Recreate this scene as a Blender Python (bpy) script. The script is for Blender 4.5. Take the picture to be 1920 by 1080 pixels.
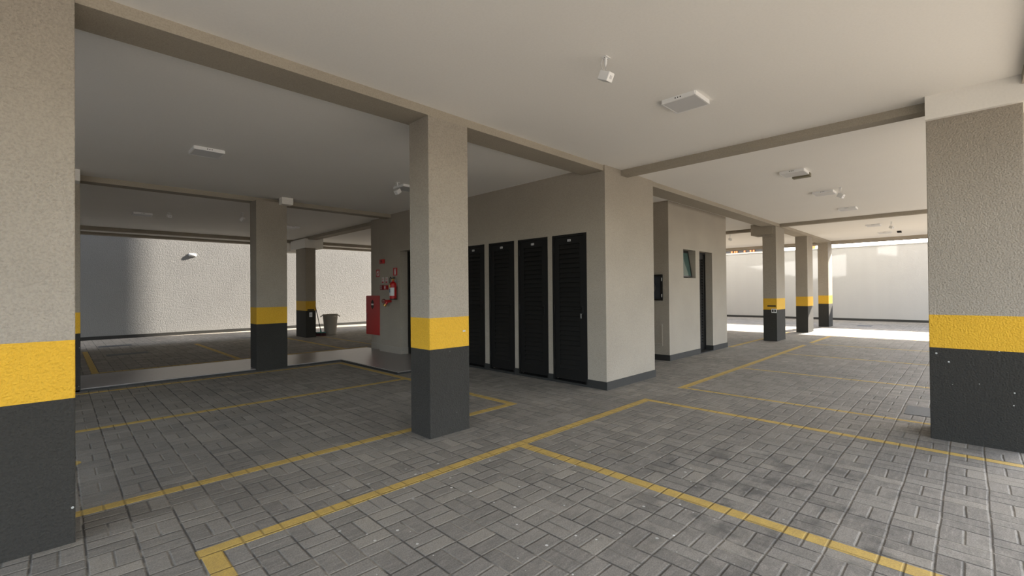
import bpy, bmesh, math, random
from mathutils import Matrix, Vector
random.seed(4)
S = bpy.context.scene
for o in list(bpy.data.objects): bpy.data.objects.remove(o, do_unlink=True)
COL = S.collection

# ------------------------------------------------------------------ camera
cam_d = bpy.data.cameras.new('camera'); cam = bpy.data.objects.new('camera', cam_d); COL.objects.link(cam)
A = Vector((1819-960, -(539-540), -855.5)).normalized()
B = Vector((108-960, -(554-540), -855.5)).normalized()
ab = A.dot(B); A2 = (A-B*ab*.5).normalized(); B2 = (B-A*ab); B2 = (B2-A2*A2.dot(B2)).normalized(); C2 = A2.cross(B2)
cam.matrix_world = Matrix.Translation((0, 0, 1.3)) @ Matrix((A2, B2, C2)).to_4x4()
cam_d.sensor_width = 36; cam_d.lens = 855.5/1920*36; cam_d.clip_start = .05; cam_d.clip_end = 500
S.camera = cam

# ------------------------------------------------------------------ light
SUN = Vector((-1, .16, -.62)).normalized()
w = bpy.data.worlds.new('world'); S.world = w; w.use_nodes = True
nt = w.node_tree; bg = nt.nodes['Background']
sky = nt.nodes.new('ShaderNodeTexSky'); sky.sky_type = 'NISHITA'; sky.sun_disc = False
sky.sun_elevation = math.asin(-SUN.z); sky.sun_rotation = math.atan2(-SUN.x, -SUN.y)
sky.air_density = 1.0; sky.dust_density = 2.0; sky.ozone_density = 1.0
hs = nt.nodes.new('ShaderNodeHueSaturation'); hs.inputs['Saturation'].default_value = .55
nt.links.new(sky.outputs[0], hs.inputs['Color']); nt.links.new(hs.outputs[0], bg.inputs[0])
bg.inputs[1].default_value = 1.6
sd = bpy.data.lights.new('sun', 'SUN'); sd.energy = 45; sd.angle = math.radians(.53); sd.color = (1, .90, .76)
so = bpy.data.objects.new('sun', sd); COL.objects.link(so); so.rotation_euler = SUN.to_track_quat('-Z', 'Y').to_euler(); so.location = (30, -6, 20)
S.view_settings.view_transform = 'Standard'; S.view_settings.look = 'None'; S.view_settings.gamma = 1
S.view_settings.use_curve_mapping = False; S.view_settings.exposure = -0.7
S.cycles.max_bounces = 16; S.cycles.diffuse_bounces = 12; S.cycles.glossy_bounces = 4
S.cycles.sample_clamp_indirect = 8

# ------------------------------------------------------------------ materials
def mat(name, col, rough=.8, metal=0, **k):
    m = bpy.data.materials.new(name); m.use_nodes = True; n = m.node_tree; b = n.nodes['Principled BSDF']
    b.inputs['Base Color'].default_value = (*col, 1); b.inputs['Roughness'].default_value = rough; b.inputs['Metallic'].default_value = metal
    for kk, v in k.items(): b.inputs[kk].default_value = v
    return m
def N(n, t, **k):
    x = n.nodes.new(t)
    for kk, v in k.items(): setattr(x, kk, v)
    return x
def M(n, op, a, b=None, c=None, clamp=False):
    x = n.nodes.new('ShaderNodeMath'); x.operation = op; x.use_clamp = clamp
    for i, v in enumerate((a, b, c)):
        if v is None: continue
        if isinstance(v, (int, float)): x.inputs[i].default_value = v
        else: n.links.new(v, x.inputs[i])
    return x.outputs[0]
def mixc(n, f, a, b, mode='MIX'):
    x = N(n, 'ShaderNodeMix', data_type='RGBA', blend_type=mode)
    for i, v in ((0, f), (6, a), (7, b)):
        if isinstance(v, (int, float)): x.inputs[i].default_value = v
        elif isinstance(v, tuple): x.inputs[i].default_value = (*v, 1)
        else: n.links.new(v, x.inputs[i])
    return x.outputs[2]
def noise(n, vec, scale, detail=3, rough=.5):
    x = N(n, 'ShaderNodeTexNoise'); x.inputs['Scale'].default_value = scale; x.inputs['Detail'].default_value = detail; x.inputs['Roughness'].default_value = rough
    n.links.new(vec, x.inputs['Vector']); return x.outputs[0]
def ramp(n, v, a, b):
    x = N(n, 'ShaderNodeMapRange'); x.inputs[1].default_value = a; x.inputs[2].default_value = b; x.clamp = True
    n.links.new(v, x.inputs[0]); return x.outputs[0]
def stucco(name, col, scale=95, dist=.006, rough=.85, var=.10, streak=0, specks=False):
    m = mat(name, col, rough); n = m.node_tree; b = n.nodes['Principled BSDF']
    g = N(n, 'ShaderNodeNewGeometry').outputs['Position']
    a = noise(n, g, scale, 3, .55); c = noise(n, g, scale*.35, 2)
    h = M(n, 'ADD', M(n, 'MULTIPLY', a, 1.5), M(n, 'MULTIPLY', c, .5))
    bp = N(n, 'ShaderNodeBump'); bp.inputs['Strength'].default_value = 1; bp.inputs['Distance'].default_value = dist
    n.links.new(h, bp.inputs['Height']); n.links.new(bp.outputs[0], b.inputs['Normal'])
    big = noise(n, g, 1.3, 4)
    f = M(n, 'ADD', M(n, 'MULTIPLY', ramp(n, a, .3, .6), .6), M(n, 'MULTIPLY', ramp(n, big, .3, .7), .4))
    if streak:
        mp = N(n, 'ShaderNodeMapping'); mp.inputs['Scale'].default_value = (1, 1, .06); n.links.new(g, mp.inputs[0])
        st = ramp(n, noise(n, mp.outputs[0], 2.5, 5, .6), .35, .65); f = M(n, 'ADD', M(n, 'MULTIPLY', f, 1-streak), M(n, 'MULTIPLY', st, streak))
    dk = tuple(v*(1-2*var) for v in col); lt = tuple(min(1, v*(1+var)) for v in col)
    cc = mixc(n, f, dk, lt)
    if specks:
        vo = N(n, 'ShaderNodeTexVoronoi'); vo.inputs['Scale'].default_value = 14; n.links.new(g, vo.inputs['Vector'])
        vs = N(n, 'ShaderNodeSeparateColor'); n.links.new(vo.outputs['Color'], vs.inputs[0])
        sp = M(n, 'MULTIPLY', M(n, 'LESS_THAN', vo.outputs['Distance'], M(n, 'MULTIPLY', vs.outputs[1], .11)), M(n, 'GREATER_THAN', vs.outputs[0], .75))
        cc = mixc(n, M(n, 'MULTIPLY', sp, .8), cc, (.5, .5, .48))
    n.links.new(cc, b.inputs['Base Color'])
    return m
BEIGE = (.355, .316, .262)
m_pillar = stucco('pillar_stucco', BEIGE, 80, .009)
m_wall = stucco('wall_stucco', BEIGE, 110, .003)
m_beam = stucco('beam_stucco', (.35, .31, .25), 110, .003)
m_yellow = stucco('yellow_paint', (.70, .40, .022), 80, .009, .7, .06)
m_dark = stucco('dark_paint', (.032, .030, .0255), 80, .009, .9, .12, specks=True)
m_base = stucco('baseboard_paint', (.019, .019, .0175), 110, .002, .6)
m_ceil = stucco('ceiling_paint', (.84, .82, .785), 60, .0004, .9, .015)
m_boxw = stucco('boxing_paint', (.78, .755, .71), 60, .0006, .9, .02)
m_wallL = stucco('rough_render', (.27, .27, .268), 42, .006, .9, .05)
m_wallR = stucco('smooth_render', (.355, .35, .345), 60, .002, .9, .025, .4)
m_white = mat('white_plastic', (.80, .80, .80), .35)
m_diff = mat('diffuser_plastic', (.60, .60, .61), .45)
m_black = mat('black_metal', (.008, .0078, .0075), .42, 0, **{'Specular IOR Level': .3})
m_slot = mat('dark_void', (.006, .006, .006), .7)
m_red = mat('red_enamel', (.42, .012, .012), .35)
m_redd = mat('red_dark', (.20, .010, .012), .4)
m_brass = mat('brass', (.55, .33, .10), .35, .9)
m_steel = mat('steel', (.45, .45, .44), .35, .9)
m_label = mat('label_white', (.62, .64, .64), .5)
m_blue = mat('label_blue', (.04, .15, .30), .5)
m_yl = mat('label_yellow', (.75, .50, .05), .5)
m_glass = mat('window_glass', (.05, .09, .08), .08)
m_bin = mat('bin_plastic', (.36, .33, .28), .55)
m_teal = mat('teal_plastic', (.01, .16, .12), .4)
m_maroon = mat('maroon_bristle', (.06, .008, .015), .8)
m_orange = mat('orange_brick', (.75, .26, .10), .8)
m_tile = stucco('polished_tile', (.27, .245, .23), 20, .0004, .32, .06)
m_iron = stucco('cast_iron', (.06, .065, .07), 60, .002, .6)
m_skirt = stucco('skirting_tile', (.34, .305, .26), 40, .0006, .5, .05)
m_facade = stucco('facade_paint', (.30, .29, .27), 20, .002)

def pavers(name, paint=False):
    m = mat(name, (.2, .19, .17), .85); n = m.node_tree; b = n.nodes['Principled BSDF']
    g = N(n, 'ShaderNodeNewGeometry').outputs['Position']
    wob = N(n, 'ShaderNodeTexNoise'); wob.inputs['Scale'].default_value = 2.2; wob.inputs['Detail'].default_value = 2; n.links.new(g, wob.inputs['Vector'])
    sw = N(n, 'ShaderNodeSeparateColor'); n.links.new(wob.outputs['Color'], sw.inputs[0])
    s = N(n, 'ShaderNodeSeparateXYZ'); n.links.new(g, s.inputs[0])
    x = M(n, 'ADD', s.outputs[0], M(n, 'MULTIPLY', M(n, 'SUBTRACT', sw.outputs[0], .5), .012))
    y = M(n, 'ADD', s.outputs[1], M(n, 'MULTIPLY', M(n, 'SUBTRACT', sw.outputs[1], .5), .02))
    u = M(n, 'DIVIDE', M(n, 'SUBTRACT', x, .101), .1962); v = M(n, 'DIVIDE', M(n, 'SUBTRACT', y, 3.68), .197)
    cu = M(n, 'FLOOR', u); cv = M(n, 'FLOOR', v); fu = M(n, 'FRACT', u); fv = M(n, 'FRACT', v)
    par = M(n, 'FLOORED_MODULO', M(n, 'ADD', cu, cv), 2)          # 0: pair side by side along x
    a = M(n, 'ADD', M(n, 'MULTIPLY', fu, M(n, 'SUBTRACT', 1, par)), M(n, 'MULTIPLY', fv, par))
    mn = lambda p, q: M(n, 'MINIMUM', p, q)
    d = mn(mn(fu, M(n, 'SUBTRACT', 1, fu)), mn(fv, M(n, 'SUBTRACT', 1, fv)))
    d = mn(d, M(n, 'ABSOLUTE', M(n, 'SUBTRACT', a, .5)))
    half = M(n, 'GREATER_THAN', a, .5)
    cmb = N(n, 'ShaderNodeCombineXYZ'); n.links.new(cu, cmb.inputs[0]); n.links.new(cv, cmb.inputs[1]); n.links.new(half, cmb.inputs[2])
    wn = N(n, 'ShaderNodeTexWhiteNoise'); n.links.new(cmb.outputs[0], wn.inputs['Vector'])
    sc = N(n, 'ShaderNodeSeparateColor'); n.links.new(wn.outputs['Color'], sc.inputs[0])
    fine = noise(n, g, 130, 4, .7); mid = noise(n, g, 14, 4, .6); big = noise(n, g, .9, 3)
    # dirt lies in smears across the blocks
    mp = N(n, 'ShaderNodeMapping'); mp.inputs['Scale'].default_value = (9, 45, 1); n.links.new(g, mp.inputs[0])
    smear = noise(n, mp.outputs[0], 1, 4, .65)
    c = mixc(n, wn.outputs['Value'], (.175, .160, .139), (.242, .221, .192))
    c = mixc(n, M(n, 'MULTIPLY', ramp(n, sc.outputs[1], .88, .9), .65), c, (.29, .262, .22))
    c = mixc(n, M(n, 'MULTIPLY', ramp(n, smear, .45, .66), .5), c, (.30, .275, .24))
    c = mixc(n, M(n, 'MULTIPLY', ramp(n, mid, .55, .75), .40), c, (.10, .092, .082))
    c = mixc(n, .7, c, mixc(n, ramp(n, fine, .3, .7), (.5, .5, .5), (1.5, 1.5, 1.5)), 'MULTIPLY')
    c = mixc(n, 1, c, mixc(n, ramp(n, big, .3, .7), (.88, .88, .88), (1.15, 1.14, 1.12)), 'MULTIPLY')
    if paint:
        p = mixc(n, ramp(n, mid, .3, .7), (.56, .375, .09), (.44, .30, .085))
        p = mixc(n, .5, p, mixc(n, ramp(n, fine, .3, .7), (.6, .6, .6), (1.35, 1.35, 1.35)), 'MULTIPLY')
        c = mixc(n, M(n, 'MULTIPLY', ramp(n, smear, .6, .75), .25), p, (.25, .19, .10))
        jm = M(n, 'SUBTRACT', 1, ramp(n, d, .012, .04))
        c = mixc(n, M(n, 'MULTIPLY', jm, .55), c, (.16, .11, .035))
    else:
        jn = noise(n, g, 3.5, 4, .6)
        jm = M(n, 'SUBTRACT', 1, ramp(n, d, .012, .034))
        du = M(n, 'MINIMUM', fu, M(n, 'SUBTRACT', 1, fu))
        isu = M(n, 'LESS_THAN', M(n, 'SUBTRACT', du, d), .004)
        jc = mixc(n, ramp(n, M(n, 'SUBTRACT', jn, M(n, 'MULTIPLY', isu, .05)), .44, .56), (.045, .041, .035), (.28, .25, .205))
        c = mixc(n, M(n, 'MULTIPLY', jm, M(n, 'ADD', .55, M(n, 'MULTIPLY', isu, .35))), c, jc)  # constant-x joints darker and stronger: light direction painted into the joint colour
        vo = N(n, 'ShaderNodeTexVoronoi'); vo.inputs['Scale'].default_value = 22; n.links.new(g, vo.inputs['Vector'])
        vs = N(n, 'ShaderNodeSeparateColor'); n.links.new(vo.outputs['Color'], vs.inputs[0])
        sp = M(n, 'MULTIPLY', M(n, 'LESS_THAN', vo.outputs['Distance'], M(n, 'MULTIPLY', vs.outputs[1], .24)), M(n, 'GREATER_THAN', vs.outputs[0], .80))
        # splashes of white paint are thickest near the front bay
        dx = M(n, 'POWER', M(n, 'SUBTRACT', s.outputs[0], 2.2), 2); dy = M(n, 'POWER', M(n, 'SUBTRACT', s.outputs[1], 1.9), 2)
        near = M(n, 'SUBTRACT', 1, ramp(n, M(n, 'ADD', dx, dy), .5, 3.0))
        c = mixc(n, M(n, 'MULTIPLY', sp, near), c, (.62, .60, .56))
        ox = M(n, 'POWER', M(n, 'SUBTRACT', s.outputs[0], 3.1), 2); oy = M(n, 'POWER', M(n, 'SUBTRACT', s.outputs[1], .9), 2)
        oil = M(n, 'MULTIPLY', M(n, 'SUBTRACT', 1, ramp(n, M(n, 'ADD', ox, oy), .3, 2.2)), ramp(n, noise(n, g, 4.5, 4, .6), .5, .66))
        c = mixc(n, M(n, 'MULTIPLY', oil, .6), c, (.05, .047, .043))
    n.links.new(c, b.inputs['Base Color'])
    h = M(n, 'ADD', M(n, 'MULTIPLY', ramp(n, d, .008, .045), .8), M(n, 'MULTIPLY', fine, .38))
    h = M(n, 'ADD', h, M(n, 'MULTIPLY', sc.outputs[0], .15)); h = M(n, 'ADD', h, M(n, 'MULTIPLY', mid, .25))
    bp = N(n, 'ShaderNodeBump'); bp.inputs['Strength'].default_value = 1; bp.inputs['Distance'].default_value = .006
    n.links.new(h, bp.inputs['Height']); n.links.new(bp.outputs[0], b.inputs['Normal'])
    return m
m_pave = pavers('paver_blocks'); m_line = pavers('line_paint', True)

# ------------------------------------------------------------------ helpers
def bx(bm, x0, x1, y0, y1, z0, z1, bev=0, mtx=None):
    vs = [bm.verts.new(p) for p in ((x0,y0,z0),(x1,y0,z0),(x1,y1,z0),(x0,y1,z0),(x0,y0,z1),(x1,y0,z1),(x1,y1,z1),(x0,y1,z1))]
    fs = [bm.faces.new([vs[i] for i in f]) for f in ((3,2,1,0),(4,5,6,7),(0,1,5,4),(1,2,6,5),(2,3,7,6),(3,0,4,7))]
    if bev:
        es = {e for f in fs for e in f.edges}
        r = bmesh.ops.bevel(bm, geom=list(es), offset=bev, segments=2, affect='EDGES', profile=.5)
        vs = list({v for f in r['faces'] for v in f.verts} | {v for v in vs if v.is_valid})
    if mtx is not None:
        bmesh.ops.transform(bm, matrix=mtx, verts=vs)
    return vs
def tube(bm, pts, r, seg=10):
    pts = [Vector(p) for p in pts]; rings = []
    for i, p in enumerate(pts):
        d = ((pts[min(i+1, len(pts)-1)]-p).normalized()+(p-pts[max(i-1, 0)]).normalized()).normalized()
        q = d.to_track_quat('Z', 'Y'); rr = r[i] if isinstance(r, (list, tuple)) else r
        rings.append([bm.verts.new(p+q @ Vector((rr*math.cos(t*2*math.pi/seg), rr*math.sin(t*2*math.pi/seg), 0))) for t in range(seg)])
    for a, b in zip(rings, rings[1:]):
        for k in range(seg): bm.faces.new((a[k], a[(k+1) % seg], b[(k+1) % seg], b[k]))
    bm.faces.new(rings[0][::-1]); bm.faces.new(rings[-1])
def lathe(bm, prof, c, seg=40, axis=None):
    q = Matrix.Identity(3) if axis is None else Vector(axis).to_track_quat('Z', 'Y').to_matrix()
    rings = []
    for r, z in prof:
        rings.append([bm.verts.new(Vector(c)+q @ Vector((r*math.cos(t*2*math.pi/seg), r*math.sin(t*2*math.pi/seg), z))) for t in range(seg)])
    for a, b in zip(rings, rings[1:]):
        for k in range(seg): bm.faces.new((a[k], a[(k+1) % seg], b[(k+1) % seg], b[k]))
    bm.faces.new(rings[0][::-1]); bm.faces.new(rings[-1])
def obj(name, bm, m, parent=None, smooth=False):
    bmesh.ops.recalc_face_normals(bm, faces=bm.faces)
    me = bpy.data.meshes.new(name); bm.to_mesh(me); bm.free(); me.materials.append(m)
    if smooth:
        for p in me.polygons: p.use_smooth = True
        me.set_sharp_from_angle(angle=math.radians(40))
    o = bpy.data.objects.new(name, me); COL.objects.link(o)
    if parent is not None:
        o.parent = parent; o.matrix_parent_inverse = Matrix.Translation(parent.location).inverted() if parent.rotation_euler[2] == 0 else (parent.matrix_basis.inverted())
    return o
def box(name, m, dims, parent=None, bev=0):
    bm = bmesh.new(); bx(bm, *dims, bev=bev); return obj(name, bm, m, parent)
def struct(o, label=None):
    o['kind'] = 'structure'
    if label: o['label'] = label
    return o
def thing(name, label, cat, loc=(0, 0, 0), group=None):
    o = bpy.data.objects.new(name, None); COL.objects.link(o); o.location = loc; o.empty_display_size = .1
    o['label'] = label; o['category'] = cat; o['kind'] = 'thing'
    if group: o['group'] = group
    return o
def tag(o, label, cat, group=None):
    o['label'] = label; o['category'] = cat; o['kind'] = 'thing'
    if group: o['group'] = group
    return o
def ex(poly_xy, z0, z1, holes=None):
    bm = bmesh.new(); lo = [bm.verts.new((x, y, z0)) for x, y in poly_xy]; hi = [bm.verts.new((x, y, z1)) for x, y in poly_xy]
    bm.faces.new(lo[::-1]); bm.faces.new(hi)
    for i in range(len(lo)): bm.faces.new((lo[i], lo[(i+1) % len(lo)], hi[(i+1) % len(lo)], hi[i]))
    return bm
def wall_mesh(axis, c0, c1, a0, a1, z0, z1, holes):
    """wall between planes c0..c1, along the other axis a0..a1, with rectangular openings (s, e, zb, zt)"""
    bm = bmesh.new(); xs = sorted({a0, a1, *[h[0] for h in holes], *[h[1] for h in holes]}); zs = sorted({z0, z1, *[h[2] for h in holes], *[h[3] for h in holes]})
    for i in range(len(xs)-1):
        for j in range(len(zs)-1):
            mx = (xs[i]+xs[i+1])/2; mz = (zs[j]+zs[j+1])/2
            if any(h[0] < mx < h[1] and h[2] < mz < h[3] for h in holes): continue
            if axis == 'x': bx(bm, c0, c1, xs[i], xs[i+1], zs[j], zs[j+1])
            else: bx(bm, xs[i], xs[i+1], c0, c1, zs[j], zs[j+1])
    bmesh.ops.remove_doubles(bm, verts=bm.verts, dist=1e-5)
    bm.verts.index_update(); seen = {}
    for f in list(bm.faces):
        k = tuple(sorted(v.index for v in f.verts))
        seen.setdefault(k, []).append(f)
    bmesh.ops.delete(bm, geom=[f for l in seen.values() if len(l) > 1 for f in l], context='FACES_ONLY')
    return bm

ZC, ZB = 2.95, 2.875
# ------------------------------------------------------------------ floor and painted lines
bm = bmesh.new(); bx(bm, -25, 40, -30, 30, -.2, 0)
floor = struct(obj('floor', bm, m_pave), 'interlocking grey concrete pavers laid in pairs')
def line(x0, x1, y0, y1):
    if x1-x0 < .2 and x0 > 4.9: q = .008 if x0 < 5.5 else .018; x0 += q; x1 -= q
    box('parking_line', m_line, (x0, x1, y0, y1, -.001, .0015), floor)
H = .045
for y, x0, x1 in ((2.725, .49, 5.0), (2.72, 5.845, 12.27), (2.72, 12.87, 15.1), (3.755, -2, 3.68), (6.02, -2, 3.68), (8.27, -2, 3.68), (3.86, 10.8, 15.6), (10.27, .39, 5.3), (6.05, 10.95, 14.5)):
    line(x0, x1, y-H, y+H)
for x, y0, y1 in ((.545, -1.2, 2.68), (2.785, -1.2, 2.68), (4.955, -1.2, 2.68), (5.89, -1.2, 2.675), (8.02, -1.2, 2.675), (10.38, -1.2, 2.675), (12.6, -1.2, 2.675), (15.05, -1.2, 2.675),
                  (3.725, 3.71, 8.315), (.44, 10.315, 14.35), (2.57, 10.315, 14.35), (4.73, 10.315, 14.1), (5.62, 10.4, 13.9)):
    line(x-H, x+H, y0, y1)
bm = bmesh.new(); lathe(bm, [(.075, -.001), (.075, .0015)], (.055, 4.9, 0), 24); obj('parking_mark', bm, m_line, floor)

# ------------------------------------------------------------------ ceiling, beams, block above
bm = ex([(-4, -1.9), (19.7, -1.9), (19.7, 15.8), (-4, 15.8)], ZC, 3.25)
struct(obj('ceiling', bm, m_ceil), 'smooth white painted slab over the parking bays')
def beam(x0, x1, y0, y1, zb=ZB, m=None): return struct(box('beam', m or m_beam, (x0, x1, y0, y1, zb, ZC+.02)))
beam(-4, 19.2, 3.38, 3.71)
beam(5.48, 5.64, -.3, 3.38); beam(2.33, 2.5, -.3, 3.38) if False else None
beam(12.93, 13.08, -.3, 3.38); beam(13.42, 13.57, 3.71, 8.6)
beam(19.0, 19.2, -1.65, 15.3, 2.875); beam(19.5, 19.7, -1.9, 15.8, 2.875)
beam(-4, 5.08, 8.6, 8.82)
beam(5.18, 5.44, 9.66, 14.8)
struct(box('trim_10', m_boxw, (-4, 19.0, 14.95, 15.6, 2.89, ZC+.02))); beam(-4, 19.05, 14.8, 14.95, 2.865); beam(-4, 19.5, 15.55, 15.8, 2.83)
beam(-4, 19.05, -.56, -.30); beam(-4, 19.5, -1.9, -1.65, 2.84); beam(-4, -3.75, -1.65, 6.0, 2.84)
struct(box('wall_upper_block', m_facade, (-4, 15, -1.9, 15.8, 3.25, 15)))
struct(box('wall_upper_wing', m_facade, (15, 19.7, -1.9, 13.5, 3.25, 15)))
struct(box('wall_light_block', m_wall, (-4.2, -4, 6.0, 15.8, 0, 3.25)))  # unseen wall added to keep skylight out and darken the shaded bay
for i, (y0, y1, z0, z1) in enumerate(((3.0, 7.6, 3.4, 4.3), (1.4, 2.0, 4.2, 4.8))):
    struct(box('window_%d' % (i+2), m_glass, (19.7, 19.74, y0, y1, z0, z1)))

# ------------------------------------------------------------------ outer walls
struct(box('wall_left', m_wallL, (-10, 30, 17.9, 18.1, 0, 7.0)), 'rough rendered boundary wall half in sun')  # unseen upper height added to hold back skylight in the gap
struct(box('baseboard_left', m_base, (-10, 22.9, 17.875, 17.9, 0, .10)))
struct(box('wall_right', m_wallR, (22.9, 23.1, -12, 17.9, 0, 2.98)), 'pale boundary wall beyond the sunlit strip')
struct(box('trim_1', m_boxw, (22.86, 23.14, -12, 17.9, 2.98, 3.01)))
struct(box('baseboard_right', m_base, (22.875, 22.9, -12, 17.875, 0, .09)))

# ------------------------------------------------------------------ service core
hd = [(3.66, 4.26), (4.352, 4.955), (5.042, 5.63), (5.745, 6.335)]
LZ = 2.095
holes = [(a, b, 0, LZ) for a, b in hd]
struct(obj('wall_lockers', wall_mesh('x', 5.077, 5.23, 3.36, 7.25, 0, ZC, holes), m_wall))
struct(obj('wall_extinguisher', wall_mesh('x', 4.98, 5.23, 7.25, 9.09, 0, ZC, [(7.30, 8.24, .03, 2.15)]), m_wall))
struct(box('wall_hose_recess', m_wall, (5.08, 5.28, 9.09, 9.66, 0, ZC)))
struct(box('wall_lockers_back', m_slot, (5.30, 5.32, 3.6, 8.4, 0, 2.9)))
struct(box('wall_corner', m_wall, (5.23, 6.364, 3.36, 3.56, 0, ZC)))
struct(box('wall_corner_side', m_wall, (6.2, 6.364, 3.56, 5.3, 0, ZC)))
struct(box('wall_recess_back', m_wall, (6.2, 8.1, 5.3, 5.45, 0, ZC)))
struct(box('wall_meter_side', m_wall, (7.95, 8.1, 4.1, 5.3, 0, ZC)))
struct(obj('wall_restroom', wall_mesh('y', 3.9, 4.1, 7.95, 10.75, 0, ZC, [(8.555, 9.11, 1.535, 2.09), (9.30, 9.95, 0, 2.09)]), m_wall))
struct(box('wall_restroom_side', m_wall, (10.6, 10.75, 4.1, 9.66, 0, ZC)))
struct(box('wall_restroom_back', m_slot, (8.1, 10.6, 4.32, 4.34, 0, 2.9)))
struct(box('wall_core_back', m_wall, (5.28, 10.75, 9.46, 9.66, 0, ZC)) )
# baseboards
def bb(x0, x1, y0, y1, h=.105, name='baseboard_core', m=None): return struct(box(name, m or m_base, (x0, x1, y0, y1, 0, h)))
bb(5.065, 6.376, 3.348, 3.36); bb(5.065, 5.077, 3.36, 3.66)
for a, b in ((4.26, 4.352), (4.955, 5.042), (5.63, 5.745), (6.335, 7.25)): bb(5.065, 5.077, a, b)
bb(7.938, 7.95, 3.888, 5.3); bb(7.95, 9.30, 3.888, 3.9); bb(9.95, 10.762, 3.888, 3.9); bb(9.938, 9.95, 3.888, 4.1)
bb(6.364, 6.376, 3.36, 5.3)
bb(4.972, 4.98, 8.232, 9.09, .17, 'baseboard_hall', m_skirt); bb(5.072, 5.08, 9.09, 9.66, .17, 'baseboard_hall', m_skirt); bb(4.98, 5.17, 8.232, 8.24, .17, 'baseboard_hall', m_skirt)
# raised walkway
bm = ex([(-4, 8.5), (3.84, 8.5), (3.84, 6.44), (5.077, 6.44), (5.077, 9.9), (-4, 9.9)], 0, .035)
struct(obj('walkway', bm, m_tile), 'low polished walkway beside the storage block')
bm = ex([(-4, 8.47), (3.81, 8.47), (3.81, 6.41), (5.065, 6.41), (5.065, 6.44), (3.84, 6.44), (3.84, 8.5), (-4, 8.5)], 0, .024)
struct(obj('trim_2', bm, m_base))
# white boxed-in pipe casings under the ceiling
for n_, d in enumerate(((5.3, 5.9, -.33, .258, 2.745, ZC), (2.72, 2.90, 8.28, 8.44, 2.835, ZC), (-.05, .21, 8.22, 8.47, 2.80, ZC), (5.12, 5.72, 14.95, 15.5, 2.6, ZC) )):
    struct(box('trim_%d' % (n_+3), m_boxw, d))
struct(box('trim_7', m_boxw, (5.1, 5.44, 13.62, 14.79, 2.63, 2.9))); struct(box('trim_8', m_boxw, (5.44, 5.655, 13.7, 14.2, 2.63, ZC)))
struct(box('trim_9', m_beam, (12.65, 13.2, 3.46, 3.97, 2.685, ZC)))

# ------------------------------------------------------------------ pillars
def pillar(x0, x1, y0, y1, label, top=ZB, zb=.787, zt=1.069, z0=0):
    t = thing('pillar', label, 'pillar', ((x0+x1)/2, (y0+y1)/2, 0), 'striped parking pillars')
    def seg(name, m, a, b):
        bm = bmesh.new(); bx(bm, x0, x1, y0, y1, a, b)
        ed = [e for e in bm.edges if abs(e.verts[0].co.z-e.verts[1].co.z) > .01]
        bmesh.ops.bevel(bm, geom=ed, offset=.006, segments=2, affect='EDGES', profile=.5)
        return obj(name, bm, m, t)
    s = seg('shaft', m_pillar, zt, top); y = seg('yellow_band', m_yellow, zb, zt); d = seg('dark_base', m_dark, z0, zb)
    s['label'] = 'beige stucco shaft'; y['label'] = 'yellow painted band'; d['label'] = 'charcoal painted base'
    return t
pillar(-.45, .066, 3.34, 3.72, 'big textured beige pillar cut by the picture edge, tallest of all the striped pillars', zb=.76, zt=1.065)
pc = pillar(2.333, 2.783, 3.38, 3.69, 'striped pillar standing alone in front of the black louvred doors')
pillar(5.35, 5.85, -.31, .256, 'wide striped pillar under the white ceiling casing, beside the small iron cover', top=2.76)
pl = pillar(2.362, 2.85, 8.44, 8.79, 'striped pillar at the raised walkway edge with small white casing at top')
pillar(-.2, .218, 8.47, 8.82, 'thin sliver of striped pillar showing just behind the big cut-off pillar')
pillar(5.15, 5.44, 13.73, 14.5, 'striped pillar with a mop stick leaning on it, next to the round bin', top=2.65)
pillar(12.68, 13.41, 3.40, 3.71, 'first striped pillar past the restroom door, with the twin socket on it')
pillar(15.76, 16.42, 3.40, 3.71, 'middle one of the three striped pillars in a row before the pale wall')
pillar(18.58, 19.2, 3.40, 3.70, 'striped pillar lit by sun, farthest of the three in a row, at the sunlit strip')
bm = bmesh.new(); bx(bm, 2.705, 2.735, 3.376, 3.38, .925, .94, ); obj('screw_plate', bm, m_steel, pc)

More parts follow.
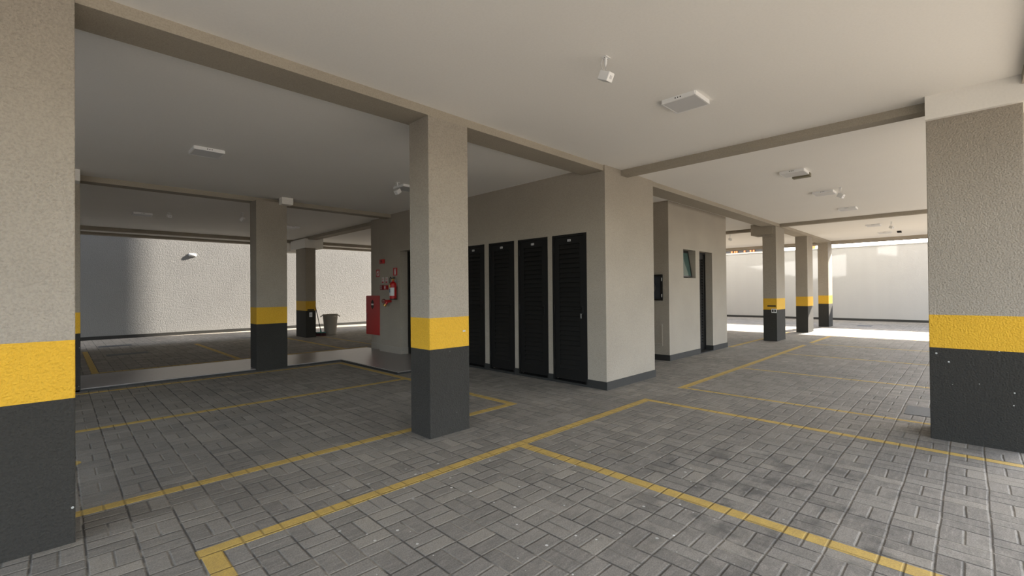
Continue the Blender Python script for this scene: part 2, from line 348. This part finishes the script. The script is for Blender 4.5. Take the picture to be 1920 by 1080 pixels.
# ------------------------------------------------------------------ black louvred doors
def louver_door(n_, y0, y1, z0, z1, x, label, key=False, plate=True):
    t = bpy.data.objects.new('door_%d' % n_, None); COL.objects.link(t); t.location = (x, (y0+y1)/2, z0); struct(t, label)
    bm = bmesh.new(); f = .032
    bx(bm, x-.006, x+.05, y0, y0+f, z0, z1); bx(bm, x-.006, x+.05, y1-f, y1, z0, z1); bx(bm, x-.006, x+.05, y0+f, y1-f, z1-f, z1)
    obj('door_frame', bm, m_black, t)
    bm = bmesh.new(); a, b = y0+f+.003, y1-f-.003; s = .085; zt = z1-f-.003; zb_ = z0+.03
    bx(bm, x+.004, x+.034, a, a+s, zb_, zt); bx(bm, x+.004, x+.034, b-s, b, zb_, zt); bx(bm, x+.004, x+.034, a+s, b-s, zt-.10, zt); bx(bm, x+.004, x+.034, a+s, b-s, zb_, zb_+.14)
    obj('door_leaf', bm, m_black, t)
    bm = bmesh.new(); z = zb_+.14; ns = 26; st = (zt-.10-z)/ns
    for k in range(ns):
        zz = z+k*st; o1 = [(x+.008, zz), (x+.030, zz+st*1.05), (x+.026, zz+st*1.10), (x+.004, zz+.004)]
        v0 = [bm.verts.new((p, a+s, q)) for p, q in o1]; v1 = [bm.verts.new((p, b-s, q)) for p, q in o1]
        for i in range(4): bm.faces.new((v0[i], v0[(i+1) % 4], v1[(i+1) % 4], v1[i]))
    bx(bm, x+.032, x+.036, a+s, b-s, z, zt-.1)
    obj('louvre_panel', bm, m_black, t)
    bm = bmesh.new(); hy = a+.045
    tube(bm, [(x-.01, hy, 1.055), (x-.045, hy, 1.055), (x-.048, hy+.02, 1.055), (x-.048, hy+.11, 1.052)], .008)
    bx(bm, x-.004, x+.004, hy-.018, hy+.018, .93, 1.09, .002)
    h_ = obj('door_handle', bm, m_black, t, True)
    if key:
        bm = bmesh.new(); tube(bm, [(x-.002, hy, .985), (x-.03, hy, .985)], .004, 8); bx(bm, x-.034, x-.03, hy-.012, hy+.012, .925, .99)
        k_ = obj('key', bm, m_steel, t); k_['label'] = 'silver key in the lock'
    for hz in (.25, 1.03, 1.87):
        bm = bmesh.new(); tube(bm, [(x-.009, y1-f-.001, z0+hz-.04), (x-.009, y1-f-.001, z0+hz+.04)], .006, 8); obj('hinge', bm, m_black, t)
    if plate:
        cy = (y0+y1)/2; bm = bmesh.new(); bx(bm, x+.001, x+.005, cy-.028, cy+.028, 1.995, 2.025)
        p = obj('number_plate', bm, m_white, t); p['label'] = 'small white number plate'
        bm = bmesh.new()
        for q in (-.012, .012):
            for (dy, dz, wy, wz) in ((-.005, 0, .002, .011), (.005, 0, .002, .011), (0, .0095, .005, .002), (0, -.0095, .005, .002)):
                bx(bm, x-.0005, x+.0012, cy+q+dy-wy, cy+q+dy+wy, 2.01+dz-wz, 2.01+dz+wz)
        obj('digits', bm, m_black, p)
    return t
lab = ['black louvred door nearest the block corner, key in its lock', 'black louvred door second from the block corner', 'black louvred door third from the block corner', 'black louvred door partly hidden by the lone striped pillar']
for i, (a, b) in enumerate(hd): louver_door(i+1, a, b, .03, LZ, 5.077, lab[i], key=(i == 0))
# sills under the doors
for a, b in hd: struct(box('sill', m_base, (5.06, 5.23, a, b, 0, .03)))
# hall door beside the extinguisher
t = bpy.data.objects.new('door_5', None); COL.objects.link(t); t.location = (5.17, 7.77, .03); struct(t, 'black glazed hall door set back beside the extinguisher wall')
bm = bmesh.new(); bx(bm, 5.15, 5.21, 8.17, 8.24, .03, 2.15); bx(bm, 5.15, 5.21, 7.30, 7.37, .03, 2.15); bx(bm, 5.15, 5.21, 7.37, 8.17, 2.08, 2.15); obj('door_frame', bm, m_black, t)
bm = bmesh.new(); bx(bm, 5.16, 5.20, 8.08, 8.165, .04, 2.075); bx(bm, 5.16, 5.20, 7.375, 7.46, .04, 2.075); bx(bm, 5.16, 5.20, 7.46, 8.08, 1.98, 2.075); bx(bm, 5.16, 5.20, 7.46, 8.08, .04, .2); obj('door_leaf', bm, m_black, t)
box('door_pane', m_glass, (5.175, 5.185, 7.46, 8.08, .2, 1.98), t)
bm = bmesh.new(); tube(bm, [(5.16, 8.12, 1.06), (5.11, 8.12, 1.06), (5.108, 8.02, 1.06)], .01); obj('door_handle', bm, m_black, t, True)
# restroom door and window
t = bpy.data.objects.new('door_6', None); COL.objects.link(t); t.location = (9.62, 4.07, 0); struct(t, 'narrow black louvred restroom door in a deep opening')
bm = bmesh.new(); bx(bm, 9.30, 9.34, 4.045, 4.1, .01, 2.09); bx(bm, 9.91, 9.95, 4.045, 4.1, .01, 2.09); bx(bm, 9.34, 9.91, 4.045, 4.1, 2.05, 2.09); obj('door_frame', bm, m_black, t)
bm = bmesh.new(); bx(bm, 9.345, 9.43, 4.055, 4.09, .015, 2.045); bx(bm, 9.82, 9.905, 4.055, 4.09, .015, 2.045); bx(bm, 9.43, 9.82, 4.055, 4.09, 1.95, 2.045); bx(bm, 9.43, 9.82, 4.055, 4.09, .015, .15); obj('door_leaf', bm, m_black, t)
bm = bmesh.new()
for k in range(30):
    z = .15+k*.06; o1 = [(4.06, z), (4.085, z+.062), (4.08, z+.066), (4.055, z+.004)]
    v0 = [bm.verts.new((9.43, p, q)) for p, q in o1]; v1 = [bm.verts.new((9.82, p, q)) for p, q in o1]
    for i in range(4): bm.faces.new((v0[i], v0[(i+1) % 4], v1[(i+1) % 4], v1[i]))
obj('louvre_panel', bm, m_black, t)
struct(box('sill', m_base, (9.30, 9.95, 3.885, 4.1, 0, .012)))
t = bpy.data.objects.new('window_1', None); COL.objects.link(t); t.location = (8.83, 4.05, 1.8); struct(t, 'small dark awning window tipped open')
bm = bmesh.new()
for d in ((8.555, 8.585, 1.535, 2.09), (9.08, 9.11, 1.535, 2.09), (8.585, 9.08, 1.535, 1.56), (8.585, 9.08, 2.065, 2.09)): bx(bm, d[0], d[1], 4.055, 4.1, d[2], d[3])
obj('window_frame', bm, m_black, t)
rot = Matrix.Translation((0, 4.058, 2.06)) @ Matrix.Rotation(math.radians(-9), 4, 'X') @ Matrix.Translation((0, -4.058, -2.06))
bm = bmesh.new()
for d in ((8.58, 8.605, 1.55, 2.06), (9.06, 9.085, 1.55, 2.06), (8.605, 9.06, 1.55, 1.575), (8.605, 9.06, 2.035, 2.06)): bx(bm, d[0], d[1], 4.036, 4.056, d[2], d[3], mtx=rot)
obj('window_sash', bm, m_black, t)
bm = bmesh.new(); bx(bm, 8.605, 9.06, 4.042, 4.048, 1.575, 2.035, mtx=rot); obj('window_pane', bm, m_glass, t)
# hatch and metering box on the restroom side wall
t = thing('meter_box', 'dark glazed meter box with black frame on the shaded side wall by the restroom', 'meter box', (7.93, 4.28, 1.1))
bm = bmesh.new()
for d in ((4.02, 4.05, 1.11, 1.59), (4.55, 4.58, 1.11, 1.59), (4.05, 4.55, 1.56, 1.59), (4.05, 4.55, 1.11, 1.14)): bx(bm, 7.915, 7.95, *d)
obj('frame', bm, m_black, t); box('glass_door', mat('smoked_glass', (.03, .035, .045), .2), (7.925, 7.935, 4.05, 4.55, 1.14, 1.56), t)
bm = bmesh.new(); lathe(bm, [(.14, 0), (.15, .004), (.15, .008)], (7.921, 4.3, 1.35), 32, (-1, 0, 0)); obj('dial', bm, mat('dial_grey', (.07, .065, .065), .4), t)
for z in (1.2, 1.5):
    bm = bmesh.new(); tube(bm, [(7.912, 4.025, z-.03), (7.912, 4.025, z+.03)], .006, 8); obj('hinge', bm, m_steel, t)
t = thing('access_panel', 'beige painted access hatch low on the side wall under the meter box', 'hatch', (7.94, 4.3, .26))
bm = bmesh.new()
for d in ((4.03, 4.065, .27, .67), (4.53, 4.565, .27, .67), (4.065, 4.53, .635, .67), (4.065, 4.53, .27, .305)): bx(bm, 7.932, 7.95, *d, .002)
obj('frame', bm, m_wall, t); box('panel', m_wall, (7.942, 7.95, 4.065, 4.53, .305, .635), t)

# ------------------------------------------------------------------ ceiling lights
def light(x, y, face, label, fx=.15):
    t = thing('ceiling_light', label, 'ceiling light', (x, y, ZC), 'square surface ceiling lights')
    z1, z0 = ZC, ZC-.036; r = .15
    bm = bmesh.new(); bx(bm, x-r, x+r, y-r, y+r, z0+.004, z1); 
    ed = [e for e in bm.edges if abs(e.verts[0].co.z-e.verts[1].co.z) > .01]; bmesh.ops.bevel(bm, geom=ed, offset=.008, segments=2, affect='EDGES')
    bx(bm, x-r, x+r, y-r, y-r+.012, z0, z0+.004); bx(bm, x-r, x+r, y+r-.012, y+r, z0, z0+.004); bx(bm, x-r, x-r+.012, y-r+.012, y+r-.012, z0, z0+.004); bx(bm, x+r-.012, x+r, y-r+.012, y+r-.012, z0, z0+.004)
    obj('housing', bm, m_white, t)
    d_ = box('diffuser', m_diff, (x-r+.012, x+r-.012, y-r+.012, y+r-.012, z0+.001, z0+.004), t)
    for k in (-1, 0, 1):
        bm = bmesh.new()
        c = (x-r-.0008, y+k*.022, z0+.02) if face == 'x' else (x+k*.022, y-r-.0008, z0+.02)
        lathe(bm, [(.0055, 0), (.0055, .0015)], c, 12, (1, 0, 0) if face == 'x' else (0, 1, 0)); obj('sensor_hole', bm, m_black, t)
    return t
light(3.875, 1.73, 'x', 'square white ceiling light nearest the camera, between the hanging sensor and the cross beam')
light(7.35, 1.73, 'x', 'square white ceiling light just past the cross beam, above the small olive box')
light(9.28, 1.74, 'x', 'square white ceiling light with a sensor hanging at its side, second past the cross beam')
light(11.48, 1.75, 'x', 'square white ceiling light alone before the second cross beam')
light(15.0, 1.75, 'x', 'square white ceiling light past the second cross beam, beside a small sensor')
light(17.2, 1.75, 'x', 'square white ceiling light nearest the pale boundary wall')
light(1.22, 6.19, 'y', 'square ceiling light over the shaded bay between the big cut-off pillar and the lone pillar')
light(3.87, 6.2, 'y', 'square ceiling light half hidden by the lone striped pillar')
light(4.1, 11.85, 'y', 'square ceiling light beyond the walkway, just past the walkway pillar')
light(1.22, 11.85, 'y', 'square ceiling light beyond the walkway near the dark half of the rough wall')
light(14.9, 5.75, 'x', 'square ceiling light glimpsed between restroom wall and socket pillar')

# ------------------------------------------------------------------ hanging presence sensors
def sensor(x, y, aim, label, drop=.10, s=1.0):
    t = thing('motion_sensor', label, 'sensor', (x, y, ZC), 'hanging white sensors')
    bm = bmesh.new(); bx(bm, x-.03, x+.03, y-.022, y+.022, ZC-.006, ZC, .002); obj('mounting_plate', bm, m_white, t)
    for dx, dy in ((-.018, 0), (.018, 0), (0, .013)):
        bm = bmesh.new(); lathe(bm, [(.004, 0), (.004, .002)], (x+dx, y+dy, ZC-.0075), 10); obj('screw', bm, m_black, t)
    d = Vector(aim).normalized(); c = Vector((x, y, ZC-drop-.035))
    bm = bmesh.new(); tube(bm, [(x, y, ZC-.005), (x-d.x*.004, y-d.y*.004, ZC-drop*.5), c+Vector((0, 0, .03))], [.011, .009, .008], 10); obj('arm', bm, m_white, t, True)
    q = d.to_track_quat('-Y', 'Z').to_matrix().to_4x4(); mt = Matrix.Translation(c) @ q
    bm = bmesh.new(); bx(bm, -.032, .032, -.045, .045, -.032, .032, .006, mtx=mt); obj('sensor_body', bm, m_white, t)
    bm = bmesh.new(); bx(bm, -.011, .011, -.048, -.044, -.011, .011, mtx=mt); obj('lens', bm, m_diff, t)
    bm = bmesh.new(); tube(bm, [(x-.015, y+.01, ZC-.004), (x-.035, y+.02, ZC-drop*.5), c-d*.03+Vector((0, 0, .03))], .002, 6); obj('cable', bm, m_diff, t)
    return t
sensor(2.75, 1.80, (-.05, -1, -.5), 'white sensor hanging from the ceiling closest to the camera, on the bright bay')
sensor(3.62, 6.05, (-1, -.3, -.75), 'white sensor hanging just left of the lone striped pillar')
sensor(9.05, 1.47, (-.3, -1, -.6), 'white sensor hanging at the side of the second light past the cross beam')
sensor(14.7, 1.36, (-.6, -.8, -.4), 'small sensor hanging past the second cross beam, left of a ceiling light')
sensor(2.67, 10.43, (-.5, .7, -.8), 'dark looking sensor hanging beyond the walkway, close to the walkway pillar')
sensor(1.60, 11.4, (.2, -1, -.3), 'small sensor on the far shaded ceiling between two lights, bright underneath', .03)
sensor(14.4, 5.1, (-.6, -.8, -.5), 'small sensor glimpsed between restroom wall and socket pillar')
tag(box('smoke_detector', mat('olive_plastic', (.20, .18, .12), .6), (7.53, 7.62, 1.58, 1.80, 2.895, 2.95), bev=.004), 'flat olive box on the ceiling touching the first light past the cross beam', 'detector')
tag(box('ceiling_sensor_box', m_black, (17.15, 17.35, 1.38, 1.47, 2.90, 2.95), bev=.004), 'tiny black box on the ceiling beside the farthest light', 'sensor box')

# ------------------------------------------------------------------ fire point
t = thing('fire_extinguisher', 'red fire extinguisher with white label hanging on the wall beside the hall door', 'fire extinguisher', (4.89, 8.39, 1.15))
cx, cy = 4.885, 8.37
bm = bmesh.new(); lathe(bm, [(.045, 1.155), (.068, 1.165), (.072, 1.18), (.072, 1.46), (.066, 1.485), (.045, 1.51), (.022, 1.525), (.020, 1.55)], (cx, cy, 0), 32); obj('cylinder', bm, m_red, t, True)
bm = bmesh.new(); lathe(bm, [(.074, 1.155), (.074, 1.175)], (cx, cy, 0), 32); obj('base_ring', bm, m_black, t)
bm = bmesh.new()
def curved(bm, r, a0, a1, z0, z1):
    k = 10; L = [[bm.verts.new((cx+r*math.cos(a0+(a1-a0)*i/k), cy+r*math.sin(a0+(a1-a0)*i/k), z)) for i in range(k+1)] for z in (z0, z1)]
    for i in range(k): bm.faces.new((L[0][i], L[0][i+1], L[1][i+1], L[1][i]))
curved(bm, .0735, math.radians(160), math.radians(260), 1.235, 1.40); lb = obj('label', bm, m_label, t); lb['label'] = 'white paper label'
bm = bmesh.new(); curved(bm, .0742, math.radians(165), math.radians(190), 1.30, 1.38); obj('label_print', bm, m_blue, lb)
bm = bmesh.new(); curved(bm, .0738, math.radians(150), math.radians(195), 1.415, 1.455); obj('yellow_sticker', bm, m_yl, t)
bm = bmesh.new(); bx(bm, cx-.02, cx+.02, cy-.02, cy+.02, 1.545, 1.585, .004); obj('valve_head', bm, m_brass, t)
bm = bmesh.new(); bx(bm, cx-.02, cx-.005, cy-.10, cy+.03, 1.585, 1.60); bx(bm, cx-.018, cx-.006, cy-.10, cy-.02, 1.61, 1.622, mtx=Matrix.Rotation(0, 4, 'X')); obj('lever', bm, m_black, t)
bm = bmesh.new(); tube(bm, [(cx-.01, cy+.02, 1.57), (cx-.02, cy+.06, 1.62), (cx-.02, cy+.085, 1.60), (cx-.02, cy+.09, 1.50), (cx-.02, cy+.085, 1.40), (cx-.01, cy+.08, 1.25)], .009, 10); obj('hose', bm, m_black, t, True)
bm = bmesh.new(); bx(bm, cx+.06, 4.982, cy-.02, cy+.02, 1.42, 1.56); obj('bracket', bm, m_steel, t)
def sign(name, x, y0, y1, z0, z1, label, glyph):
    t = tag(box(name, m_red, (x-.006, x, y0, y1, z0, z1)), label, 'sign'); w_, h_ = y1-y0, z1-z0; cy, cz = (y0+y1)/2, (z0+z1)/2; e = x-.0075
    bm = bmesh.new()
    if glyph == 'ext':
        bx(bm, e, x-.006, cy-.026, cy+.026, cz-.062, cz+.03); bx(bm, e, x-.006, cy-.012, cy+.012, cz+.03, cz+.05); bx(bm, e, x-.006, cy-.03, cy+.02, cz+.048, cz+.058)
    else:
        R0, R1 = .062, .050; k = 32
        for i in range(k):
            a, b = 2*math.pi*i/k, 2*math.pi*(i+1)/k
            bm.faces.new([bm.verts.new((e, cy+r*math.cos(q), cz-.005+r*math.sin(q))) for r, q in ((R0, a), (R0, b), (R1, b), (R1, a))])
        bx(bm, e, x-.006, cy-.03, cy+.03, cz-.04, cz-.028); bx(bm, e, x-.006, cy-.02, cy-.008, cz-.03, cz+.03)
        lathe(bm, [(.02, 0), (.02, .001)], (e, cy+.01, cz+.02), 16, (1, 0, 0))
    g = obj('pictogram', bm, m_label, t); g['label'] = 'white pictogram'
sign('extinguisher_sign', 4.98, 8.36, 8.515, 1.652, 1.815, 'red square sign with white extinguisher picture above the fire extinguisher', 'ext')
sign('hose_sign', 5.08, 9.255, 9.42, 1.65, 1.815, 'red square sign with white hose reel picture above the red hose cabinet', 'hose')
t = tag(box('fire_alarm_sounder', m_red, (4.93, 4.98, 8.86, 9.01, 1.925, 2.015), bev=.006), 'small dark red sounder box highest on the extinguisher wall', 'alarm')
bm = bmesh.new(); lathe(bm, [(.03, 0), (.026, .012), (.01, .016)], (4.93, 8.93, 1.97), 20, (-1, 0, 0)); obj('horn', bm, m_redd, t)
for nm, y0, y1, lb_ in (('notice', 8.905, 8.99, 'small red and white notice nearer the hose cabinet'), ('notice', 8.75, 8.835, 'small red and white notice nearer the extinguisher')):
    t = tag(box('safety_notice', m_label, (4.977, 4.98, y0, y1, 1.50, 1.63)), lb_, 'notice', 'small notices over the alarm boxes')
    cy = (y0+y1)/2; bm = bmesh.new(); bx(bm, 4.9755, 4.977, y0+.006, y1-.006, 1.505, 1.54)
    for i in range(20):
        a, b = 2*math.pi*i/20, 2*math.pi*(i+1)/20
        bm.faces.new([bm.verts.new((4.9762, cy+r*math.cos(q), 1.587+r*math.sin(q))) for r, q in ((.036, a), (.036, b), (.028, b), (.028, a))])
    lathe(bm, [(.014, 0), (.014, .001)], (4.976, cy, 1.587), 14, (1, 0, 0))
    g = obj('notice_print', bm, m_red, t); g['label'] = 'red print'
t = tag(box('call_point', m_redd, (4.93, 4.98, 8.89, 8.99, 1.36, 1.46), bev=.004), 'dark red call point box nearer the hose cabinet, with two white marks', 'call point', 'red alarm boxes')
for z in (1.385, 1.425): box('mark', m_label, (4.9285, 4.93, 8.93, 8.955, z, z+.022), t)
t = tag(box('call_point', m_red, (4.93, 4.98, 8.72, 8.84, 1.363, 1.455), bev=.004), 'red call point box with pale push plate nearer the extinguisher', 'call point', 'red alarm boxes')
box('push_plate', m_diff, (4.9285, 4.93, 8.76, 8.80, 1.385, 1.435), t)
t = thing('hydrant_valve', 'red wall hydrant valve with handwheel and brass cap under the call points', 'valve', (4.93, 8.65, 1.09))
bm = bmesh.new(); tube(bm, [(4.98, 8.62, 1.12), (4.90, 8.62, 1.12)], .03, 16); tube(bm, [(4.90, 8.57, 1.12), (4.90, 8.70, 1.12)], .032, 16); tube(bm, [(4.90, 8.63, 1.11), (4.87, 8.65, 1.055)], .030, 16); obj('valve_body', bm, m_red, t, True)
bm = bmesh.new(); tube(bm, [(4.90, 8.70, 1.12), (4.90, 8.78, 1.12)], .010, 8)
pr = [Vector((4.90+.042*math.cos(a), 8.78, 1.12+.042*math.sin(a))) for a in [2*math.pi*i/24 for i in range(25)]]; tube(bm, pr, .007, 8)
for k in range(4): tube(bm, [(4.90, 8.78, 1.12), pr[k*6]], .005, 6)
obj('handwheel', bm, m_redd, t, True)
bm = bmesh.new(); tube(bm, [(4.872, 8.649, 1.058), (4.85, 8.665, 1.02)], .034, 16); obj('cap', bm, m_brass, t, True)
# hose cabinet
t = thing('hose_cabinet', 'tall red steel fire hose cabinet mounted at the corner of the extinguisher wall', 'cabinet', (5.03, 9.4, .36))
bm = bmesh.new(); bx(bm, 4.985, 5.08, 9.095, 9.70, .365, 1.235, .003); obj('cabinet_body', bm, m_red, t)
bm = bmesh.new(); bx(bm, 4.970, 4.985, 9.10, 9.695, .372, 1.228, .004); d_ = obj('cabinet_door', bm, m_red, t)
bm = bmesh.new(); cy, cz = 9.40, 1.04; vs = [bm.verts.new((4.9685, cy+a, cz+b)) for a, b in ((0, .11), (-.06, .055), (-.06, -.055), (0, -.11), (.06, -.055), (.06, .055))]; bm.faces.new(vs)
e_ = obj('emblem', bm, m_dark, d_); e_['label'] = 'black hexagonal emblem'
box('emblem_band', m_label, (4.9675, 4.9685, cy-.052, cy+.052, cz-.018, cz+.018), t)
bm = bmesh.new(); tube(bm, [(4.968, 9.645, .70), (4.95, 9.645, .71), (4.95, 9.645, .83), (4.968, 9.645, .84)], .007, 8); obj('cabinet_handle', bm, m_steel, t, True)

# ------------------------------------------------------------------ sockets and slots on the pillars
t = thing('wall_socket', 'white framed twin socket on the shaded face of the first pillar past the restroom', 'socket', (12.67, 3.46, .76))
box('face_plate', m_white, (12.668, 12.68, 3.405, 3.52, .71, .81), t, .003)
for y in (3.435, 3.487): box('socket_insert', m_black, (12.665, 12.668, y-.018, y+.018, .728, .79), t)
tag(box('reflector_plate', m_slot, (12.672, 12.68, 3.42, 3.61, .862, .898)), 'thin black plate above the twin socket on the yellow band', 'plate')
t = thing('wall_socket', 'single white socket on the pillar beside the round bin', 'socket', (5.29, 13.725, .66))
box('face_plate', m_white, (5.245, 5.33, 13.718, 13.73, .60, .735), t, .003); box('socket_insert', m_diff, (5.268, 5.308, 13.715, 13.718, .635, .70), t)
tag(box('reflector_plate', m_slot, (5.195, 5.385, 13.722, 13.73, .79, .83)), 'thin black plate on the yellow band of the pillar beside the bin', 'plate')

# ------------------------------------------------------------------ bin, broom, dustpan
t = thing('trash_bin', 'round pale plastic bin without lid standing near the far striped pillar', 'bin', (6.05, 14.15, 0))
bm = bmesh.new()
lathe(bm, [(.165, 0), (.175, .01), (.205, .48), (.212, .49), (.216, .60), (.228, .605), (.232, .63), (.222, .64), (.208, .60), (.198, .45), (.165, .03), (.01, .025)], (6.05, 14.15, 0), 48); obj('bin_body', bm, m_bin, t, True)
for s_ in (1, -1):
    u = Vector((.92, -.39, 0))*s_; c = Vector((6.05, 14.15, 0)); n_ = Vector((-.39*0-u.y, u.x, 0))
    bm = bmesh.new(); tube(bm, [c+u*.22+n_*.055+Vector((0, 0, .605)), c+u*.275+n_*.05+Vector((0, 0, .575)), c+u*.285+Vector((0, 0, .565)), c+u*.275-n_*.05+Vector((0, 0, .575)), c+u*.22-n_*.055+Vector((0, 0, .605))], .013, 10); obj('bin_handle', bm, m_bin, t, True)
t = thing('broom', 'broom with thin black stick and teal head leaning against the pillar beside the bin', 'broom', (5.66, 13.9, 0))
hx = Vector((5.66, 13.90, .115)); tp = Vector((5.455, 13.86, 1.02))
bm = bmesh.new(); tube(bm, [hx, tp], .012, 10); obj('broom_stick', bm, m_black, t, True)
bm = bmesh.new(); bx(bm, -.13, .13, -.022, .022, .09, .125, .006, mtx=Matrix.Translation((5.66, 13.90, 0)) @ Matrix.Rotation(-.4, 4, 'Z')); tube(bm, [hx+Vector((0, 0, -.01)), hx.lerp(tp, .09)], [.026, .016], 12); obj('broom_head', bm, m_teal, t)
bm = bmesh.new()
mt = Matrix.Translation((5.66, 13.90, 0)) @ Matrix.Rotation(-.4, 4, 'Z')
for i in range(26):
    a = -.125+.25*i/25
    for j in (-.012, .012): tube(bm, [mt @ Vector((a, j, .092)), mt @ Vector((a*1.12, j*1.6, .002))], .005, 5)
obj('bristles', bm, m_maroon, t)
t = thing('dustpan', 'long-handled black dustpan with red lip on the floor between pillar and broom', 'dustpan', (5.61, 14.25, 0))
mt = Matrix.Translation((5.61, 14.25, .002)) @ Matrix.Rotation(-.5, 4, 'Z') @ Matrix.Scale(.85, 4)
bm = bmesh.new(); bx(bm, -.13, .13, -.12, .10, 0, .01, mtx=mt); bx(bm, -.13, -.12, -.10, .10, .01, .09, mtx=mt); bx(bm, .12, .13, -.10, .10, .01, .09, mtx=mt); bx(bm, -.13, .13, .09, .10, .01, .11, mtx=mt); obj('pan', bm, m_black, t)
bm = bmesh.new(); bx(bm, .06, .155, -.135, .02, 0, .07, .004, mtx=mt @ Matrix.Rotation(.2, 4, 'Y')); obj('pan_lip', bm, m_red, t)
bm = bmesh.new(); tube(bm, [(5.61, 14.34, .09), (5.52, 14.34, .40), (5.455, 14.34, .62)], .011, 8); obj('pan_handle', bm, m_teal, t, True)

# ------------------------------------------------------------------ covers in the floor
tag(box('manhole_cover', m_iron, (6.20, 6.66, .05, .50, -.001, .004)), 'small dark iron cover in the pavers by the wide pillar under the white casing', 'manhole cover')
tag(box('drain_cover', m_iron, (.72, 1.36, 15.25, 15.6, -.001, .004)), 'dark drain cover in the blue shaded strip near the dark half of the rough wall', 'drain cover')
tag(box('drain_cover', m_iron, (.74, 1.45, 12.95, 13.3, -.001, .004)), 'dark drain cover inside the far bay under the ceiling, before the shaded strip', 'drain cover')
tag(box('drain_cover', m_iron, (3.85, 4.7, 15.0, 15.35, -.001, .004)), 'dark drain cover in the shaded strip just left of the walkway pillar', 'drain cover')
tag(box('drain_cover', m_iron, (19.6, 20.1, 2.4, 2.8, -.001, .004)), 'drain cover in the shaded strip before the pale wall', 'drain cover')
# bulkhead lamp on the rough wall
t = thing('bulkhead_lamp', 'small oval white lamp on the sunlit rough wall', 'wall lamp', (3.12, 17.88, 2.58))
bm = bmesh.new(); bx(bm, 3.02, 3.22, 17.885, 17.9, 2.53, 2.63, .006); obj('lamp_base', bm, m_diff, t)
bm = bmesh.new()
bmesh.ops.create_uvsphere(bm, u_segments=24, v_segments=12, radius=1, matrix=Matrix.Translation((3.12, 17.885, 2.58)) @ Matrix.Diagonal((.11, .03, .055, 1))); obj('lamp_cover', bm, m_white, t, True)

# ------------------------------------------------------------------ neighbour beyond the pale wall
t = thing('neighbor_terrace', 'dark roof railing with orange posts showing over the pale wall', 'railing', (26, 8, 0))
box('terrace_wall', m_facade, (26, 26.4, 7.4, 16, 0, 3.28), t); box('railing_panel', mat('dark_glass_panel', (.02, .022, .03), .3), (26.1, 26.15, 7.4, 16, 3.28, 3.6), t)
for y in (7.45, 8.0, 8.15, 8.45, 8.85, 8.95, 9.1, 9.65, 10.4, 11.2): box('railing_post', m_orange, (26.0, 26.08, y, y+.07, 3.28, 3.6), t)
tag(box('chimney_cap', m_orange, (26, 26.3, 5.28, 5.48, 3.2, 3.42)), 'orange block showing over the pale wall between two far pillars', 'chimney')
box('chimney_stack', m_facade, (26, 26.3, 5.28, 5.48, 0, 3.2), bpy.data.objects['chimney_cap'])

# sunlight mirrored off the upstairs panes onto the pale wall
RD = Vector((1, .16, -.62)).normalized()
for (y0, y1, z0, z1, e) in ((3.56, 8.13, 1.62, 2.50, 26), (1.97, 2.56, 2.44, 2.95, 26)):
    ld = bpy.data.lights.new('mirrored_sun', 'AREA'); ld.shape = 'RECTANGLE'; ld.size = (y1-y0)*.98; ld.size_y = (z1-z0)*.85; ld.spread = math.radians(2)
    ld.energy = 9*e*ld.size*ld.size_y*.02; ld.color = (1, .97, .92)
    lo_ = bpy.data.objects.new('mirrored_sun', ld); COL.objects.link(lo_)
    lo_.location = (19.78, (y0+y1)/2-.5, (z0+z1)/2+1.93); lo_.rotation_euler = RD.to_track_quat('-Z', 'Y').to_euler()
